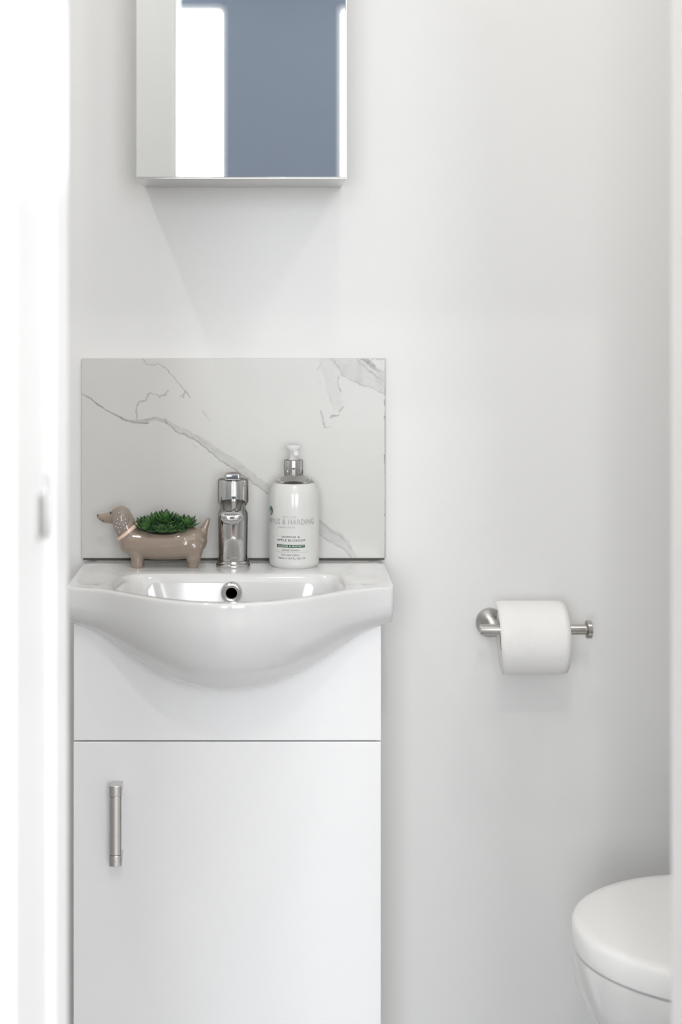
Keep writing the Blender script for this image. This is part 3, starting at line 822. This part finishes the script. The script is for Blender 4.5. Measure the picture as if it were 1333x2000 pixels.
    for (a, b, dep, sc) in ros:
        bm = bmesh.new(); c = D(a, b, dep)
        k = 0
        for ringi, (cnt, el, L, W) in enumerate(((8, 14, 122, 25), (6, 38, 114, 25), (5, 60, 98, 22), (3, 78, 78, 17))):
            for i in range(cnt):
                az = 2*pi*(i+.5*(ringi % 2))/cnt+rnd.uniform(-.15, .15); e = math.radians(el+rnd.uniform(-7, 7))
                dv = Vector((cos(az)*cos(e), sin(az)*cos(e), sin(e)))
                leaf(bm, c+Vector((0, 0, ringi*3*q)), dv, Vector((0, 0, 1)), L*q*sc*rnd.uniform(.88, 1.1), W*1.25*q*sc)
        bmesh.ops.recalc_face_normals(bm, faces=bm.faces)
        em = bpy.data.meshes.new('succulent'); bm.to_mesh(em); bm.free()
        link('succulent', em, M['leaf'], root, smooth=True)
    return root
dog()

# ------------------------------------------------------------------ toilet roll holder and roll
def holder():
    wc = Vector(((957.5-CX)*.0008, 0, CZ-(1215-CY)*.0008))
    bar_y = -.062; dbar = 2.3+bar_y; s = dbar/F
    bx0, bx1 = (938.5-CX)*s, (1147-CX)*s; bz = CZ-(1229.5-CY)*s
    root = thing('toilet_roll_holder', 'brushed steel toilet roll holder bar with round wall plate', 'toilet roll holder', (wc.x, 0, wc.z))
    lathe('wall_plate', [(.0001, -.0005), (.0226, -.0005), (.0226, -.0060), (.0218, -.0072), (.0001, -.0072)], (wc.x, 0, wc.z), M['steel'], root, 'Y', angle=20)
    pz = wc.z-.002
    lathe('post', [(.0085, -.006), (.0085, bar_y)], (wc.x+.003, 0, bz+.001), M['steel'], root, 'Y', 40)
    r = 12.6*s*.8
    lathe('bar', [(.0001, bx0), (r*.93, bx0), (r, bx0+.0008), (r, bx1-.001), (r, bx1), (r*.5, bx1)], (0, bar_y, bz), M['steel'], root, 'X', 48)
    re = 18*s*.98
    lathe('end_stop', [(.0001, bx1-.0010), (re*.92, bx1-.0010), (re, bx1-.0002), (re, bx1+.0060), (re*.94, bx1+.0068), (.0001, bx1+.0068)], (0, bar_y, bz), M['steel'], root, 'X', 48)
    # roll: hangs with its core resting on the bar
    RR = .0530; RC = .0205
    yc = bar_y; zc = bz-(RC-r)
    xa, xb = .3416, .4473
    roll = thing('toilet_roll', 'full white toilet paper roll hanging on the steel bar', 'toilet roll', ((xa+xb)/2, yc, zc))
    xs_ = xa; xa = xa+.0090
    prof = [(RC, xa+.0005), (RR-.0022, xa), (RR-.0006, xa+.0008), (RR, xa+.0025), (RR+.0002, (xa+xb)/2), (RR, xb-.005), (RR-.0012, xb-.0018), (RR-.004, xb), (RC, xb-.0005)]
    V, Fc = lathe_vf(prof, (0, yc, zc), 'X', 96)
    n = 96; k = len(prof)-1
    Fc = [f for f in Fc if len(f) == 4]
    for i in range(n): Fc.append((i, (i+1) % n, k*n+(i+1) % n, k*n+i))
    me = mesh('paper', V, Fc); link('paper', me, M['paper'], roll, smooth=True); sharp(me, 50)
    V, Fc = lathe_vf([(RC-.0002, xa+.0003), (RC-.0002, xb-.0003), (RC-.0012, xb-.0003), (RC-.0012, xa+.0003)], (0, yc, zc), 'X', 64)
    Fc = [f for f in Fc if len(f) == 4]+[(i, (i+1) % 64, 3*64+(i+1) % 64, 3*64+i) for i in range(64)]
    link('cardboard_core', mesh('cardboard_core', V, Fc), M['card'], roll, smooth=True)
    # the loose outer sheet, a little slack and shifted to the left, ending behind
    V, Fc = [], []
    na, nx = 60, 12
    th = .0004
    for lay in (0, th):
        for i in range(na+1):
            t = i/na
            a = math.radians(-80+195*t)         # from the low front, over the front and top, to the back
            rr = RR+.0004+lay+.0030*max(0, (t-.80)/.20)**1.5
            for j in range(nx+1):
                sgn = j/nx
                xl = xs_+.0004*sin(7*t)+(.0075*max(0, -a/1.4))
                x = xl+(xb-xl-.0010)*sgn
                rr2 = rr-.0014*max(0, (sgn-.9)/.1)**2-.0006*max(0, (.1-sgn)/.1)
                V.append((x, yc-rr2*cos(a), zc+rr2*sin(a)))
    m_ = (na+1)*(nx+1)
    for i in range(na):
        for j in range(nx):
            a0 = i*(nx+1)+j; q4 = (a0, a0+1, a0+nx+2, a0+nx+1)
            Fc.append(q4); Fc.append(tuple(m_+v for v in q4[::-1]))
    for i in range(na):
        for j in (0, nx):
            a0 = i*(nx+1)+j; Fc.append((a0, a0+nx+1, m_+a0+nx+1, m_+a0))
    for j in range(nx):
        for i in (0, na):
            a0 = i*(nx+1)+j; Fc.append((a0, a0+1, m_+a0+1, m_+a0))
    link('loose_sheet', mesh('loose_sheet', V, Fc), M['paper'], roll, smooth=True)
holder()

# ------------------------------------------------------------------ toilet
def toilet():
    cx, cy = .4015+.205, -(2.3-1.952)
    a, b = .205, .176
    root = thing('toilet', 'white toilet with closed domed lid at the lower right', 'toilet', (.75, cy, 0))
    n = 120
    def outline(k, sc=1.0, dx=0):
        t = 2*pi*k/n
        c, s_ = cos(t), sin(t)
        if c < 0:   # round front (towards -x)
            return cx+a*c*sc+dx, cy+b*s_*sc
        x = .30*abs(c)**.75*(sc if sc > .5 else sc)
        return cx+x+dx, cy+b*(abs(s_)**.8)*(1 if s_ > 0 else -1)*sc
    def stack(name, rings, parent, m=M['ceramic'], bottom=True):
        V, Fc = [], []
        for sc, z, dx in rings:
            for k in range(n):
                x, y = outline(k, sc, dx); V.append((x, y, z))
        for r in range(len(rings)-1):
            for k in range(n):
                j = (k+1) % n; Fc.append((r*n+k, r*n+j, (r+1)*n+j, (r+1)*n+k))
        Fc.append(tuple(range(n))); Fc.append(tuple((len(rings)-1)*n+k for k in range(n)))
        me = mesh(name, V, Fc); o = link(name, me, m, parent, smooth=True); sharp(me, 40); return o
    ZT = .4205
    stack('lid', [(.97, ZT-.0362, 0), (.990, ZT-.0360, 0), (.997, ZT-.0340, 0), (1.0, ZT-.014, 0), (.998, ZT-.008, 0), (.990, ZT-.0035, 0), (.970, ZT-.0006, 0), (.90, ZT+.0008, 0), (.6, ZT+.002, 0), (.3, ZT+.0025, 0), (.02, ZT+.0025, 0)], root, M['seat'])
    stack('seat', [(.93, ZT-.0385, 0), (.965, ZT-.0380, 0), (.965, ZT-.0366, 0), (.93, ZT-.0364, 0)], root, M['seat'])
    zb = ZT-.0388
    stack('pan', [(.96, zb, 0), (.985, zb-.0005, 0), (.994, zb-.004, 0), (.995, zb-.02, 0), (.985, zb-.045, .001), (.955, zb-.07, .005), (.90, zb-.10, .014), (.82, zb-.15, .034), (.74, zb-.21, .055), (.70, zb-.30, .07), (.72, .01, .075), (.73, 0, .075)], root)
    boxes('cistern', [(cx+.30, RX-.01, cy-.18, cy+.18, .36, .78)], M['ceramic'], root, bevel=.02, seg=5)
    boxes('cistern_lid', [(cx+.292, RX-.006, cy-.186, cy+.186, .781, .815)], M['ceramic'], root, bevel=.01, seg=4)
M['seat'] = mat('toilet_seat_plastic', (.90, .90, .895), .28, noise=.006, nscale=4)
toilet()
